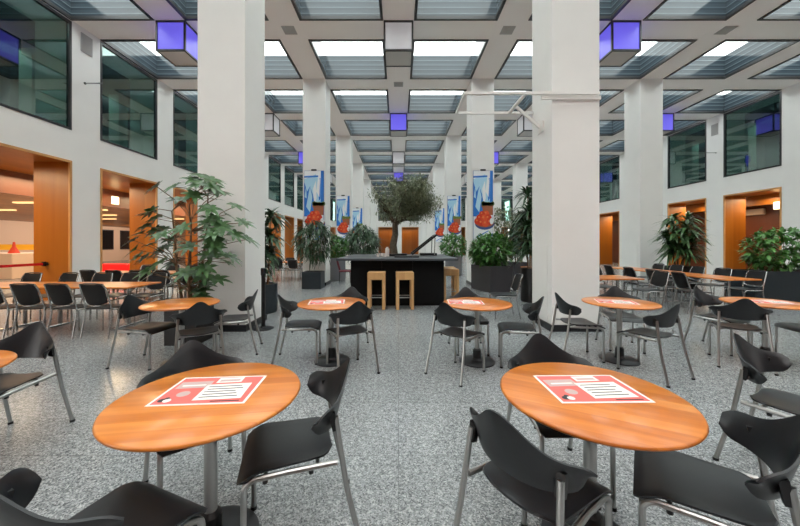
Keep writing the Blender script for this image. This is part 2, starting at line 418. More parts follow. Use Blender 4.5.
# skylights: one in every square of the ceiling grid
def coffer_meshes():
    a = 1.095
    fr = MB(); w = 0.07; z0, z1 = -0.025, 0.06
    fr.box((-a, -a, z0), (a, -a + w, z1)); fr.box((-a, a - w, z0), (a, a, z1)); fr.box((-a, -a + w, z0), (-a + w, a - w, z1)); fr.box((a - w, -a + w, z0), (a, a - w, z1))
    g = MB(); t = 0.02; a2 = a - 0.012
    g.box((-a2, -a2, z1), (a2, -a2 + t, 0.8)); g.box((-a2, a2 - t, z1), (a2, a2, 0.8)); g.box((-a2, -a2 + t, z1), (-a2 + t, a2 - t, 0.8)); g.box((a2 - t, -a2 + t, z1), (a2, a2 - t, 0.8))
    p = MB(); p.box((-a, -a, 0.81), (a, a, 0.83))
    return fr.mesh('skylight_frame', M['frame_dark']), g.mesh('glass_wall', M['slate']), p.mesh('pane', M['roof_pane'])
FR, GW, PN = coffer_meshes()
for i in range(len(xs) - 1):
    for p in piers[:-1]:
        if p < -3: continue
        wn += 1
        o = bpy.data.objects.new('window_%d' % wn, FR); o.location = (xs[i] + 1.5, p + BW + 1.095, ZC); col.objects.link(struct(o))
        for nm, me in (('glass_wall', GW), ('pane', PN)):
            q = bpy.data.objects.new(nm, me); q.parent = o; col.objects.link(q)

# columns: two central rows and two free standing rows to the right
def column(x, y, panel):
    s = BW / 2 - 0.003
    m = MB(); m.box((-s, -s, 0), (s, s, ZC)); o = struct(m.build('column', M['white'])); o.location = (x, y, 0)
    k = MB(); t = 0.03
    k.box((-s - t, -s - t, 0), (s + t, -s, .11)); k.box((-s - t, s, 0), (s + t, s + t, .11)); k.box((-s - t, -s, 0), (-s, s, .11)); k.box((s, -s, 0), (s + t, s, .11))
    k.build('skirting', M['dark_steel'], o)
    if panel: MB().box((-s - .012, -.26, .16), (-s, .24, 1.45)).build('access_panel', M['white'], o)
for k in range(6):
    y = G + 6 * k + BW / 2
    column(-3, y, False); column(3, y, True)
    if k: column(9, y, True)
# ------------------------------------------------------------------ ceiling lanterns, vents
def lantern(x, y, blue, label):
    s = 0.39; hh = 0.80
    r = tag(empty('ceiling_lantern', (x, y, ZC - hh)), label, 'lamp', 'cube lanterns under the ceiling grid')
    m = MB(); w = 0.045
    for sx in (-1, 1):
        for sy in (-1, 1): m.box((sx * s - (w if sx > 0 else 0), sy * s - (w if sy > 0 else 0), 0), (sx * s + (w if sx < 0 else 0), sy * s + (w if sy < 0 else 0), hh))
    for z in (0, hh - w):
        for q in (-1, 1):
            a = q * s - (w if q > 0 else 0)
            m.box((-s + w, a, z), (s - w, a + w, z + w)); m.box((a, -s + w, z), (a + w, s - w, z + w))
    m.build('frame', M['frame_dark'], r)
    mt = M['lantern_blue'] if blue else M['lantern_white']; i = s - 0.02; e = 0.012
    for (a, b) in (((-i, -i, w), (i, -i + e, hh - w)), ((-i, i - e, w), (i, i, hh - w)), ((-i, -i + e, w), (-i + e, i - e, hh - w)), ((i - e, -i + e, w), (i, i - e, hh - w))):
        MB().box(a, b).build('diffuser', mt, r)
    MB().box((-s + w, -s + w, .01), (s - w, s - w, .02)).build('bottom_panel', M['lantern_under'], r)
LX = [(-6, 'left of the central aisle'), (0, 'on the central ceiling strip'), (6, 'right of the central aisle'), (12, 'near the right wall')]
for j in range(4):
    for (x, w) in LX:
        if x == 12 and j == 0: continue
        blue = (round(x / 6) + j) % 2 == 1
        lantern(x, 8.45 + BW / 2 + 6 * j, blue, '%s cube ceiling lantern %s, %s from the front' % ('violet lit' if blue else 'grey white', w, ORD[j]))
for (x, y, w) in ((-3, 8.855, 'in front of the second left column'), (3, 8.855, 'in front of the second right column'), (9, 8.855, 'at the upper right by the right columns'), (0, 11.855, 'on the central strip between two lanterns')):
    m = MB(); m.box((-.17, -.17, -.012), (.17, .17, 0))
    for k in range(5): m.box((-.14, -.13 + k * .055, -.02), (.14, -.11 + k * .055, -.012))
    o = m.build('ceiling_vent', M['grille']); o.location = (x, y, ZC); tag(o, 'small grey square ceiling vent ' + w, 'vent', 'square ceiling vents')
for (x, y, z, sgn, w) in ((XL, 8.85, 6.95, 1, 'left'), (XR, 14.85, 6.75, -1, 'right')):
    m = MB(); m.box((min(0, sgn * .02), -.16, -.25), (max(0, sgn * .02), .16, .25))
    for k in range(9): m.box((min(sgn * .02, sgn * .03), -.13, -.22 + k * .05), (max(sgn * .02, sgn * .03), .13, -.19 + k * .05))
    o = m.build('wall_vent', M['grille']); o.location = (x, y, z); tag(o, 'grey louvred vent high on the %s wall between two windows' % w, 'vent', 'louvred wall vents')
    m = MB(); m.tube([(0, 0, 0), (sgn * .5, 0, 0)], .016); m.lathe([(.035, 0), (.035, .02)], X=Matrix.Rotation(R(90), 4, 'Y'))
    o = m.build('wall_rod', M['bright_steel']); o.location = (x, y - .05, z - 1.08); tag(o, 'short steel rod sticking out of the %s wall below the vent' % w, 'rod', 'steel wall rods')

# ------------------------------------------------------------------ bistro chair
def bistro_chair():
    r = empty('bistro_chair')
    def back(u, v):
        s = 2 * u - 1; a = abs(s)
        zt = 0.708 + 0.134 * math.exp(-(s / 0.4) ** 2) - 0.032 * max(0, (a - .78) / .22) ** 2.5
        zb = 0.572 + 0.022 * a ** 1.8 + 0.042 * max(0, (a - .78) / .22) ** 2.5
        z = zb + (zt - zb) * v
        x = 0.238 * math.sin(s * R(68)) / math.sin(R(68))
        y = -0.245 + 0.15 * a ** 2.1 - 0.32 * (z - 0.62) * (1 - 0.5 * a)
        fl = (v ** 1.6) * max(0, a - 0.3) * 0.065
        return (x + fl * (1 if s > 0 else -1), y - fl * 0.35, z)
    MB().shell(back, 30, 8, 0.013, side=-1).build('backrest', M['black_plastic'], r, 60)
    def seat(u, v):
        t = 2 * v - 1                                  # -1 at the back, 1 at the front
        w = 0.178 + 0.036 * (t + 1) / 2
        rb = max(0, (-t - 0.72) / 0.28); rf = max(0, (t - 0.86) / 0.14)
        w *= (1 - 0.42 * rb ** 2.4) * (1 - 0.12 * rf ** 2)
        s = 2 * u - 1
        y = 0.005 + 0.212 * t
        z = 0.462 - 0.014 * (1 - s * s) * (1 - max(0, t)) - 0.045 * max(0, (t - 0.45) / 0.55) ** 2 + 0.008 * max(0, -t - .5)
        return (s * w, y, z)
    MB().shell(seat, 16, 18, 0.016).build('seat', M['black_plastic'], r, 60)
    T = 0.0135
    for q in (-1, 1):
        lg = MB().tube([(q * .238, -.335, .012), (q * .222, -.26, .33), (q * .203, -.212, .655)], T).build('leg', M['steel'], r)
        MB().lathe([(.017, 0), (.017, .018)], (q * .238, -.336, 0), 12).build('foot_cap', M['black'], lg)
        X = Matrix.Translation((q * .2, -.195, .63)) @ Matrix.Rotation(R(-11), 4, 'X')
        MB().box((-.016, -.022, -.04), (.016, .006, .045), X=X).build('bracket', M['black'], lg)
        pts = [(q * .2, .19, .012), (q * .196, .188, .38)]
        for k in range(1, 7):
            a = R(15 * k); pts.append((q * .196, .188 - .055 * (1 - math.cos(a)), .38 + .048 * math.sin(a)))
        pts += [(q * .196, 0, .432), (q * .214, -.22, .442)]
        lg = MB().tube(pts, T).build('leg', M['steel'], r)
        MB().lathe([(.017, 0), (.017, .018)], (q * .2, .19, 0), 12).build('foot_cap', M['black'], lg)
        for y in (-.1, .1): MB().lathe([(.012, 0), (.012, .022)], (q * .192, y, .402), 10).build('buffer', M['black'], lg)
    MB().tube([(-.2, -.13, .436), (.2, -.13, .436)], .01).build('crossbar', M['steel'], r)
    MB().tube([(-.19, .1, .428), (.19, .1, .428)], .01).build('crossbar', M['steel'], r)
    return r
CH = Maker(bistro_chair())
bistro = [
    (-1.02, 1.155, -21.7, 'black bistro chair in the bottom left corner, cut off by the picture edge'),
    (-.565, 1.665, 108, 'black bistro chair facing left on the right of the near left table'),
    (-1.17, 1.89, -140, 'black bistro chair facing us behind the near left table'),
    (.62, 1.41, -54.5, 'black bistro chair seen from behind at the near right table, lower middle'),
    (1.28, 1.38, 53, 'black bistro chair in the bottom right corner, seat under the near right table'),
    (.995, 1.98, 180, 'black bistro chair facing us behind the near right table'),
    (2.54, 2.02, -152, 'black bistro chair at the right edge, turned away from the near right table'),
    (-1.22, 4.12, -82, 'black bistro chair facing right, left of the table before the bar stools'),
    (-.60, 3.85, 30, 'black bistro chair seen from behind at the table before the bar stools'),
    (-.72, 4.50, 176, 'black bistro chair behind the table before the bar stools'),
    (.715, 3.74, -45, 'black bistro chair seen from behind, left of the table before the bar corner'),
    (.99, 4.46, 180, 'black bistro chair behind the table before the bar corner'),
    (1.46, 3.99, 76, 'black bistro chair facing left, right of the table before the bar corner'),
    (-3.08, 4.00, -98, 'black bistro chair facing right at the table under the umbrella tree'),
    (-2.35, 3.80, 33, 'black bistro chair seen from behind at the table under the umbrella tree'),
    (-2.28, 4.44, 106, 'black bistro chair facing left between the left column and the belt post'),
    (2.38, 4.22, -94, 'black bistro chair facing right beside the right column base'),
    (2.86, 3.72, 24, 'black bistro chair seen from behind at the table beside the right column'),
    (3.18, 4.58, 163, 'black bistro chair facing us behind the table beside the right column'),
    (4.52, 4.50, -160, 'black bistro chair at the left back of the far right round table'),
    (4.22, 4.03, -31, 'black bistro chair seen from behind at the far right round table'),
    (5.05, 3.95, 78, 'black bistro chair right of the far right round table, mostly out of frame'),
    (-2.93, 2.33, -176, 'black bistro chair facing us at the table cut by the left edge'),
]
for (x, y, a, lab) in bistro: CH.put((x, y, 0), R(a), lab, 'chair', 'black bistro chairs at the round tables')

# ------------------------------------------------------------------ round tables
def round_table():
    r = empty('bistro_table'); t = .424
    prof = [(0.001, .715), (t - .03, .715), (t - .012, .717), (t - .003, .723), (t, .729), (t - .003, .736), (t - .009, .74), (0.001, .74)]
    MB().lathe(prof, n=72, cap=False).build('tabletop', M['table'], r, 50)
    MB().lathe([(.03, .06), (.03, .70)], n=24).lathe([(.05, .05), (.05, .15), (.032, .17)], n=24, mi=1).build('pole', [M['steel'], M['black']], r)
    MB().lathe([(.215, 0), (.22, .004), (.22, .012), (.2, .02), (.06, .034), (.045, .06)], n=48).build('base', M['dark_steel'], r)
    m = MB()
    for k in range(2):
        m.box((-.2, -.02, .698), (.2, .02, .7149), X=Matrix.Rotation(R(45 + 90 * k), 4, 'Z'))
    m.build('bracket', M['black'], r)
    return r
TB = Maker(round_table())
tables = [(-.926, 1.588, 'round orange wood bistro table in the left foreground with a red menu'),
          (.947, 1.592, 'round orange wood bistro table in the right foreground with a red menu'),
          (-.843, 4.08, 'round orange wood bistro table in front of the two bar stools'),
          (.988, 4.05, 'round orange wood bistro table in front of the right corner of the bar'),
          (-2.72, 4.04, 'round orange wood bistro table beside the left column under the potted umbrella tree'),
          (2.82, 4.11, 'round orange wood bistro table beside the right column'),
          (4.67, 4.10, 'round orange wood bistro table at the right in front of the long planter box'),
          (-2.82, 1.83, 'round orange wood bistro table cut off by the left edge of the picture')]
for i, (x, y, lab) in enumerate(tables): TB.put((x, y, 0), R([9, -28, 12, 35, 5, -8, 20, 30][i]), lab, 'table', 'round bistro tables')

# ------------------------------------------------------------------ paper menus
def menu():
    r = empty('paper_menu'); W, D = .44, .315
    sh = MB().box((-W / 2, -D / 2, 0), (W / 2, D / 2, .0008)).build('sheet', M['paper'], r)
    def U(u, v): return ((u - .5) * W, (v - .5) * D)
    def rect(mb, u0, v0, u1, v1, z, mi, X=None):
        a, b = U(u0, v0), U(u1, v1); mb.box((a[0], a[1], .0006), (b[0], b[1], z), mi, X)
    m = MB(); rect(m, .03, .04, .97, .96, .0012, 0)
    m.build('print', M['menu_red'], sh)
    X = Matrix.Rotation(R(3), 4, 'Z')
    m = MB(); rect(m, .07, .58, .43, .83, .0016, 1, X); rect(m, .47, .74, .76, .93, .0016, 0, X); rect(m, .50, .78, .73, .86, .0019, 1, X)
    rect(m, .40, .14, .90, .68, .0016, 0, X)
    for k in range(5): rect(m, .44 + .01 * (k % 2), .22 + k * .09, .84 - .03 * (k % 3), .245 + k * .09, .0019, 1 if k == 9 else 2, X)
    rect(m, .12, .66, .38, .70, .0019, 0, X); rect(m, .62, .08, .92, .105, .0019, 2)
    m.build('text_boxes', [M['paper'], M['menu_grey'], M['ink']], sh)
    m = MB(); p = U(.24, .36); m.disc(p, .03, .0017, 20, 0); p = U(.10, .16); m.disc(p, .018, .0017, 16, 1); p = U(.155, .15); m.disc(p, .018, .0018, 16, 2); p = U(.13, .22); m.disc(p, .012, .0018, 16, 1)
    m.build('badges', [M['menu_grey'], M['ink'], M['paper']], sh)
    return r
MN = Maker(menu())
for (x, y, a, lab) in ((-.945, 1.633, 4, 'red and white paper menu lying on the left foreground table'), (.975, 1.652, 1, 'red and white paper menu lying on the right foreground table'),
                       (-.91, 4.1, 8, 'red paper menu on the round table before the bar stools'), (.85, 4.10, -5, 'red paper menu on the round table before the bar corner'),
                       (2.78, 4.12, -20, 'red paper menu on the table beside the right column'), (4.75, 4.12, -15, 'red paper menu on the far right round table')):
    MN.put((x, y, .7402), R(a), lab, 'menu', 'red paper menus on the tables')

# ------------------------------------------------------------------ long dining tables and mesh-back chairs
def mesh_chair():
    r = empty('mesh_chair')
    def back(u, v):
        s = 2 * u - 1
        return (s * (.185 - .012 * (1 - v)), -.235 - .09 * v - .03 * (1 - s * s), .565 + .285 * v - .05 * (1 - v) * (1 - abs(s) ** 3) * 0.9)
    MB().shell(back, 12, 5, .012, side=-1).build('backrest', M['mesh_black'], r, 60)
    def seat(u, v):
        s, t = 2 * u - 1, 2 * v - 1
        return (s * .205, t * .205, .462 - .012 * (1 - s * s) - .03 * max(0, t - .5))
    MB().shell(seat, 8, 8, .03).build('seat', M['black_plastic'], r, 60)
    T = .0125
    for q in (-1, 1):
        MB().tube([(q * .22, -.285, 0), (q * .215, -.21, .40), (q * .21, -.225, .52), (q * .2, -.3, .78), (q * .18, -.335, .852)], T).build('leg', M['bright_steel'], r)
        MB().tube([(q * .22, .205, 0), (q * .22, .2, .40), (q * .218, .16, .436), (q * .215, -.21, .436)], T).build('leg', M['bright_steel'], r)
    MB().tube([(-.18, -.335, .852), (-.09, -.362, .866), (.09, -.362, .866), (.18, -.335, .852)], .011).build('top_rail', M['dark_steel'], r)
    m = MB(); m.tube([(-.205, -.215, .56), (-.16, -.25, .523), (0, -.275, .505), (.16, -.25, .523), (.205, -.215, .56)], .010)
    m.build('lower_rail', M['bright_steel'], r)
    return r
MC = Maker(mesh_chair())
def long_table(L, W):
    r = empty('dining_table')
    MB().bbox((-L / 2, -W / 2, .715), (L / 2, W / 2, .745), .008).build('tabletop', M['table'], r)
    for q in (-1, 1):
        MB().lathe([(.03, .03), (.03, .70)], (q * (L / 2 - .3), 0, 0), 16).build('post', M['bright_steel'], r)
        MB().bbox((q * (L / 2 - .3) - .03, -W / 2 + .05, 0), (q * (L / 2 - .3) + .03, W / 2 - .05, .03), .008).build('foot_bar', M['bright_steel'], r)
        MB().box((q * (L / 2 - .3) - .02, -W / 2 + .08, .70), (q * (L / 2 - .3) + .02, W / 2 - .08, .7149)).build('bearer', M['black'], r)
    return r
LT = Maker(long_table(1.85, .80))
DT = 'long dining tables with orange wood tops'; DC = 'black mesh-back chairs at the long tables'
for (x, y, a, lab) in ((-5.53, 5.86, 0, 'long orange wood dining table in front of the left openings, nearest row'),
                       (-7.42, 5.86, 0, 'long orange wood dining table butted to the left end of the nearest left row'),
                       (-6.9, 8.5, 0, 'long orange wood dining table in the second row on the left, beside the wall'),
                       (-5.0, 8.5, 0, 'long orange wood dining table in the second row, behind the umbrella tree'),
                       (7.12, 7.6, 93, 'long orange wood dining table on the right, its near end by the planter box'),
                       (7.1, 9.46, 93, 'long orange wood dining table on the right, continuing the first one away from us'),
                       (4.28, 7.2, 0, 'long orange wood dining table half hidden behind the right column'),
                       (4.9, 10.1, 0, 'long orange wood dining table behind the one hidden by the right column'),
                       (-4.7, 13.4, 0, 'long dining table far left beyond the left column and dracaena'),
                       (-6.7, 15.4, 0, 'long dining table furthest back on the left by the openings')):
    LT.put((x, y, 0), R(a), lab, 'table', DT)
rows = [
    ([(-4.73, 5.3), (-5.27, 5.3), (-5.81, 5.3), (-6.34, 5.3), (-6.9, 5.3)], 0, 'mesh-back chair on the near side of the front left table, %s from the right'),
    ([(-5.1, 6.5), (-5.68, 6.5), (-6.25, 6.5), (-6.98, 6.5), (-7.75, 6.5)], 180, 'mesh-back chair on the far side of the front left table, %s from the right'),
    ([(-4.45, 7.9), (-5.0, 7.9), (-5.6, 7.9), (-6.15, 7.9), (-6.7, 7.9), (-7.3, 7.9)], 0, 'mesh-back chair on the near side of the second left row, %s from the right'),
    ([(-4.5, 9.12), (-5.2, 9.12), (-5.9, 9.12), (-6.6, 9.12), (-7.3, 9.12)], 180, 'mesh-back chair on the far side of the second left row, %s from the right'),
    ([(6.42, 7.0), (6.42, 7.75), (6.4, 8.5), (6.35, 9.25), (6.3, 10.0)], -90, 'mesh-back chair on the aisle side of the right tables, %s from the front'),
    ([(7.92, 7.4), (7.88, 8.1), (7.82, 8.75), (7.78, 9.35), (7.74, 9.95)], 92, 'mesh-back chair on the wall side of the right tables, %s from the front'),
    ([(4.95, 7.85), (4.35, 7.85)], 180, 'mesh-back chair behind the table half hidden by the right column, %s from the right'),
    ([(5.55, 9.5), (4.95, 9.5), (4.35, 9.5)], 0, 'mesh-back chair before the second table behind the right column, %s from right'),
    ([(5.5, 10.7), (4.9, 10.7)], 180, 'mesh-back chair beyond the second table behind the right column, %s from right'),
    ([(-4.1, 12.8), (-4.7, 12.8), (-5.3, 12.8)], 0, 'mesh-back chair on the near side of the far left table, %s from the right'),
    ([(-4.2, 14.0), (-4.8, 14.0), (-5.4, 14.0)], 180, 'mesh-back chair behind the far left table, %s from the right'),
    ([(-6.2, 14.8), (-6.9, 14.8)], 0, 'mesh-back chair at the furthest left table, %s from the right'),
]
for ps, a, lab in rows:
    for i, (x, y) in enumerate(ps): MC.put((x, y, 0), R(a + random.uniform(-5, 5)), lab % ORD[i], 'chair', DC)
MC.put((5.62, 7.25, 0), R(95), 'mesh-back chair at the right end of the table behind the right column', 'chair', DC)
MC.put((2.12, 6.55, 0), R(88), 'single mesh-back chair standing side-on left of the right column', 'chair', DC)

# maroon chair beyond the bar
r = tag(empty('upholstered_chair', (-2.05, 12.3, 0), R(-80)), 'maroon upholstered chair standing left beyond the bar', 'chair')
MB().shell(lambda u, v: ((2 * u - 1) * .21, (2 * v - 1) * .21, .46 - .02 * (2 * u - 1) ** 2), 6, 6, .06).build('seat', M['maroon'], r, 60)
MB().shell(lambda u, v: ((2 * u - 1) * .21, -.22 - .1 * v + .05 * (2 * u - 1) ** 2, .5 + .38 * v), 8, 6, .04, side=-1).build('backrest', M['maroon'], r, 60)
for qx in (-1, 1):
    for qy in (-1, 1): MB().tube([(qx * .2, qy * .21, 0), (qx * .18, qy * .19, .44)], .013).build('leg', M['dark_steel'], r)

# ------------------------------------------------------------------ bar
r = tag(empty('bar_counter', (0, 7.68, 0)), 'long black bar counter with wide grey-black top at the centre of the hall', 'counter')
MB().box((-1.14, 0, .06), (1.085, 2.4, 1.09)).box((-1.1, .05, 0), (1.05, 2.35, .06)).build('body', M['black_matte'], r)
MB().bbox((-1.44, -.28, 1.09), (1.38, 2.6, 1.15), .012).build('worktop', mat('bar_top', (70, 74, 80), .3), r)
m = MB()
for x in (-.4, .34): m.box((x - .004, -.006, .08), (x + .004, 0, 1.08))
m.build('panel_joint', M['black'], r)
def stool():
    r = empty('bar_stool'); w, hh = .20, .84
    MB().bbox((-w, -w, hh - .17), (w, w, hh), .008).build('seat', M['light_wood'], r)
    for qx in (-1, 1):
        for qy in (-1, 1):
            x, y = qx * (w - .035), qy * (w - .035); MB().bbox((x - .034, y - .034, 0), (x + .034, y + .034, hh - .168), .005).build('leg', M['light_wood'], r)
    m = MB()
    for q in (-1, 1): m.tube([(-w + .06, q * (w - .035), .27), (w - .06, q * (w - .035), .27)], .011); m.tube([(q * (w - .035), -w + .06, .27), (q * (w - .035), w - .06, .27)], .011)
    m.build('footrest', M['steel'], r)
    return r
ST = Maker(stool())
for (x, y, lab) in ((-.50, 7.42, 'pale wooden bar stool in front of the bar, the left one of the front pair'), (.14, 7.42, 'pale wooden bar stool in front of the bar, the right one of the front pair'),
                    (1.33, 8.35, 'pale wooden bar stool at the right end of the bar, nearer one'), (1.36, 8.95, 'pale wooden bar stool at the right end of the bar, further one')):
    ST.put((x, y, 0), R(random.uniform(-3, 3)), lab, 'stool', 'pale wooden bar stools')
# things on the bar
def lathe_thing(name, prof, loc, m, lab, cat, group=None, n=20):
    o = MB().lathe(prof, n=n).build(name, m); o.location = loc; return tag(o, lab, cat, group)
ZB = 1.15
r = tag(empty('display_hood', (0, 9.2, ZB)), 'black framed tilted glass hood standing on the right part of the bar', 'hood')
P0, P1 = Vector((.38, 0, .02)), Vector((1.06, 0, .56)); d = (P1 - P0).normalized(); nn = Vector((-d.z, 0, d.x))
X = Matrix(((d.x, 0, nn.x, P0.x), (0, 1, 0, 0), (d.z, 0, nn.z, P0.z), (0, 0, 0, 1)))
ln = (P1 - P0).length
MB().box((0, -.45, 0), (ln, -.37, .05), X=X).box((0, .37, 0), (ln, .45, .05), X=X).box((ln - .07, -.37, 0), (ln, .37, .05), X=X).build('frame', M['black'], r)
MB().box((0, -.37, .02), (ln - .07, .37, .03), X=X).build('glass', M['clear'], r)
for y in (-.4, .4): MB().tube([(.98, y, .004), (1.0, y, .5)], .012).build('post', M['bright_steel'], r)
o = MB().bbox((-.24, -.18, 0), (.24, .18, .07), .01).build('serving_tray', M['black']); o.location = (.85, 9.25, ZB); tag(o, 'flat black box lying under the tilted glass hood on the bar', 'box')
o = MB().bbox((-.3, -.2, 0), (.3, .2, .035), .008).build('serving_tray', M['black']); o.location = (.2, 7.95, ZB); tag(o, 'flat black tray at the front middle of the bar top', 'tray')
cup = [(.001, 0), (.03, 0), (.042, .09), (.038, .09), (.028, .01), (.001, .01)]
for i, (x, y) in enumerate(((-.52, 8.2), (-.43, 8.3), (-.35, 8.22))):
    lathe_thing('cup', cup, (x, y, ZB), M['paper'], 'small white cup on the left of the bar top, %s from the left' % ORD[i], 'cup', 'white cups on the bar')
lathe_thing('canister', [(.05, 0), (.055, .02), (.055, .2), (.03, .23), (.03, .25)], (-.3, 8.6, ZB), M['paper'], 'tall white canister on the bar left of the olive trunk', 'canister')

# ------------------------------------------------------------------ plants
def leaf(mb, base, dirv, up, L, W, droop=.3, seg=4, mi=0, fold=.12):
    """one leaf blade: a tapering folded strip that bends down towards its tip"""
    dirv = dirv.normalized(); side = dirv.cross(up)
    if side.length < 1e-4: side = dirv.orthogonal()
    side.normalize(); nrm = side.cross(dirv).normalized()
    ps = []; fs = []
    for k in range(seg + 1):
        t = k / seg; w = W / 2 * math.sin(math.pi * (0.06 + 0.92 * t ** 0.85)) ** 0.8
        c_ = base + dirv * (L * t) + Vector((0, 0, -1)) * (droop * L * t * t)
        ps += [c_ - side * w + nrm * w * fold, c_, c_ + side * w + nrm * w * fold]
    for k in range(seg):
        a = k * 3; fs += [(a, a + 1, a + 4, a + 3), (a + 1, a + 2, a + 5, a + 4)]
    mb.add(ps, fs, mi, True)
def rvec(): 
    while True:
        v = Vector((random.uniform(-1, 1), random.uniform(-1, 1), random.uniform(-1, 1)))
        if .05 < v.length < 1: return v
def whorl(mb, p, ax, n, L, W, spread=.9, droop=.35):
    ax = ax.normalized(); o = ax.orthogonal().normalized(); o2 = ax.cross(o); a0 = random.random() * 6.28
    for k in range(n):
        a = a0 + 6.283 * k / n; d = (o * math.cos(a) + o2 * math.sin(a)) * spread + ax * (1 - spread * .7)
        leaf(mb, p, d, ax, L * random.uniform(.8, 1.15), W, droop)
def box_planter(r, w, d, hh, m):
    t = .03; b = MB()
    b.box((-w / 2, -d / 2, 0), (w / 2, d / 2, hh - .05)); 
    b.box((-w / 2, -d / 2, hh - .05), (w / 2, -d / 2 + t, hh)); b.box((-w / 2, d / 2 - t, hh - .05), (w / 2, d / 2, hh)); b.box((-w / 2, -d / 2 + t, hh - .05), (-w / 2 + t, d / 2 - t, hh)); b.box((w / 2 - t, -d / 2 + t, hh - .05), (w / 2, d / 2 - t, hh))
    b.build('planter', m, r); MB().box((-w / 2 + t, -d / 2 + t, hh - .05), (w / 2 - t, d / 2 - t, hh - .03)).build('soil', M['soil'], r)
def round_planter(r, rad, hh, m):
    MB().lathe([(rad * .92, 0), (rad, .02), (rad, hh), (rad - .03, hh), (rad - .03, hh - .05), (.001, hh - .05)], n=36, cap=False).build('planter', m, r)
    MB().lathe([(rad - .031, hh - .05), (rad - .031, hh - .03)], n=24).build('soil', M['soil'], r)

def umbrella_tree(loc, rz, planter, z0, z1, rx, ry, n, L, lab, m, ylim=None, stems=4, leafy=7):
    r = tag(empty('potted_umbrella_tree', loc, rz), lab, 'plant', 'potted plants'); planter(r)
    tr = MB(); fo = MB(); bases = []
    for k in range(stems):
        a = 6.28 * k / stems + .5; b = Vector((.07 * math.cos(a), .07 * math.sin(a), z0 - .1)); tp = Vector((.25 * math.cos(a), .18 * math.sin(a), z1 - .45 - .12 * k))
        mid = b.lerp(tp, .5) + Vector((random.uniform(-.05, .05), random.uniform(-.04, .04), 0)); pts = [b, b.lerp(mid, .5), mid, mid.lerp(tp, .5) + Vector((0.02, 0, 0)), tp]
        tr.tube(pts, .024, 8, r2=.01); bases.append(pts)
    zc = (z0 + .1 + z1) / 2; zr = (z1 - z0 - .1) / 2
    for k in range(n):
        v = rvec(); v = v.normalized() * (v.length ** .45)
        z = zc + v.z * zr; wide = 1.0 - .35 * abs(v.z)
        p = Vector((v.x * rx * wide, v.y * ry * wide, z))
        if ylim and p.y > ylim: p.y = ylim - .05 * random.random()
        pts = random.choice(bases); q = min(pts[1:], key=lambda s: abs(s.z - (z - .15)))
        tr.tube([q, q.lerp(p, .5) + Vector((0, 0, .05)), p], .006, 5)
        whorl(fo, p, Vector((v.x * .6 + random.uniform(-.3, .3), v.y * .5 - .25, .7)), leafy, L, L * .37)
    tr.build('trunk', M['bark'], r); fo.build('foliage', m, r, 80)
    return r
def strap_plant(loc, planter, z0, z1, rad, n, L, W, lab, m, stems=3, heads=3, ex=0):
    r = tag(empty('potted_dracaena', loc), lab, 'plant', 'potted plants'); planter(r)
    tr = MB(); fo = MB()
    for k in range(stems):
        a = 6.28 * k / stems + ex; b = Vector((.1 * math.cos(a), .1 * math.sin(a), z0 - .06))
        tp = Vector((rad * .35 * math.cos(a), rad * .35 * math.sin(a), z1 - L * .45 - (z1 - z0) * .16 * (k % 3)))
        tr.tube([b, b.lerp(tp, .5) + Vector((.02, -.02, 0)), tp], .022, 8, r2=.014)
        for hd in range(heads):
            p = b.lerp(tp, 1 - hd * .8 / max(1, heads))
            for j in range(n):
                an = random.random() * 6.28; el = random.uniform(-.25, 1.25)
                d = Vector((math.cos(an) * math.cos(el), math.sin(an) * math.cos(el), math.sin(el)))
                leaf(fo, p + Vector((0, 0, random.uniform(-.08, .05))), d, Vector((0, 0, 1)), L * random.uniform(.7, 1.1), W, random.uniform(.3, .75), 5)
    tr.build('trunk', M['bark'], r); fo.build('foliage', m, r, 80); return r
def shrub(loc, rz, planter, z0, z1, rx, ry, n, L, lab, m, name='potted_shrub', W=.45, droopy=.25):
    r = tag(empty(name, loc, rz), lab, 'plant', 'potted plants'); planter(r)
    tr = MB(); fo = MB(); zc = (z0 + z1) / 2; zr = (z1 - z0) / 2
    for k in range(14):
        b = Vector((random.uniform(-rx, rx) * .45, random.uniform(-ry, ry) * .4, z0 - .05)); v = rvec().normalized()
        tr.tube([b, Vector((v.x * rx * .7, v.y * ry * .7, zc + abs(v.z) * zr * .8))], .009, 5, r2=.004)
    for k in range(n):
        v = rvec(); v = v.normalized() * v.length ** .4
        p = Vector((v.x * rx, v.y * ry, zc + v.z * zr)) + rvec() * .06
        d = Vector((v.x, v.y, random.uniform(-.5, .7))) + rvec() * .8
        for q in range(2): leaf(fo, p, d + rvec() * .7, Vector((0, 0, 1)), L * random.uniform(.7, 1.2), L * W, droopy, 3)
    tr.build('stems', M['bark'], r); fo.build('foliage', m, r, 80); return r

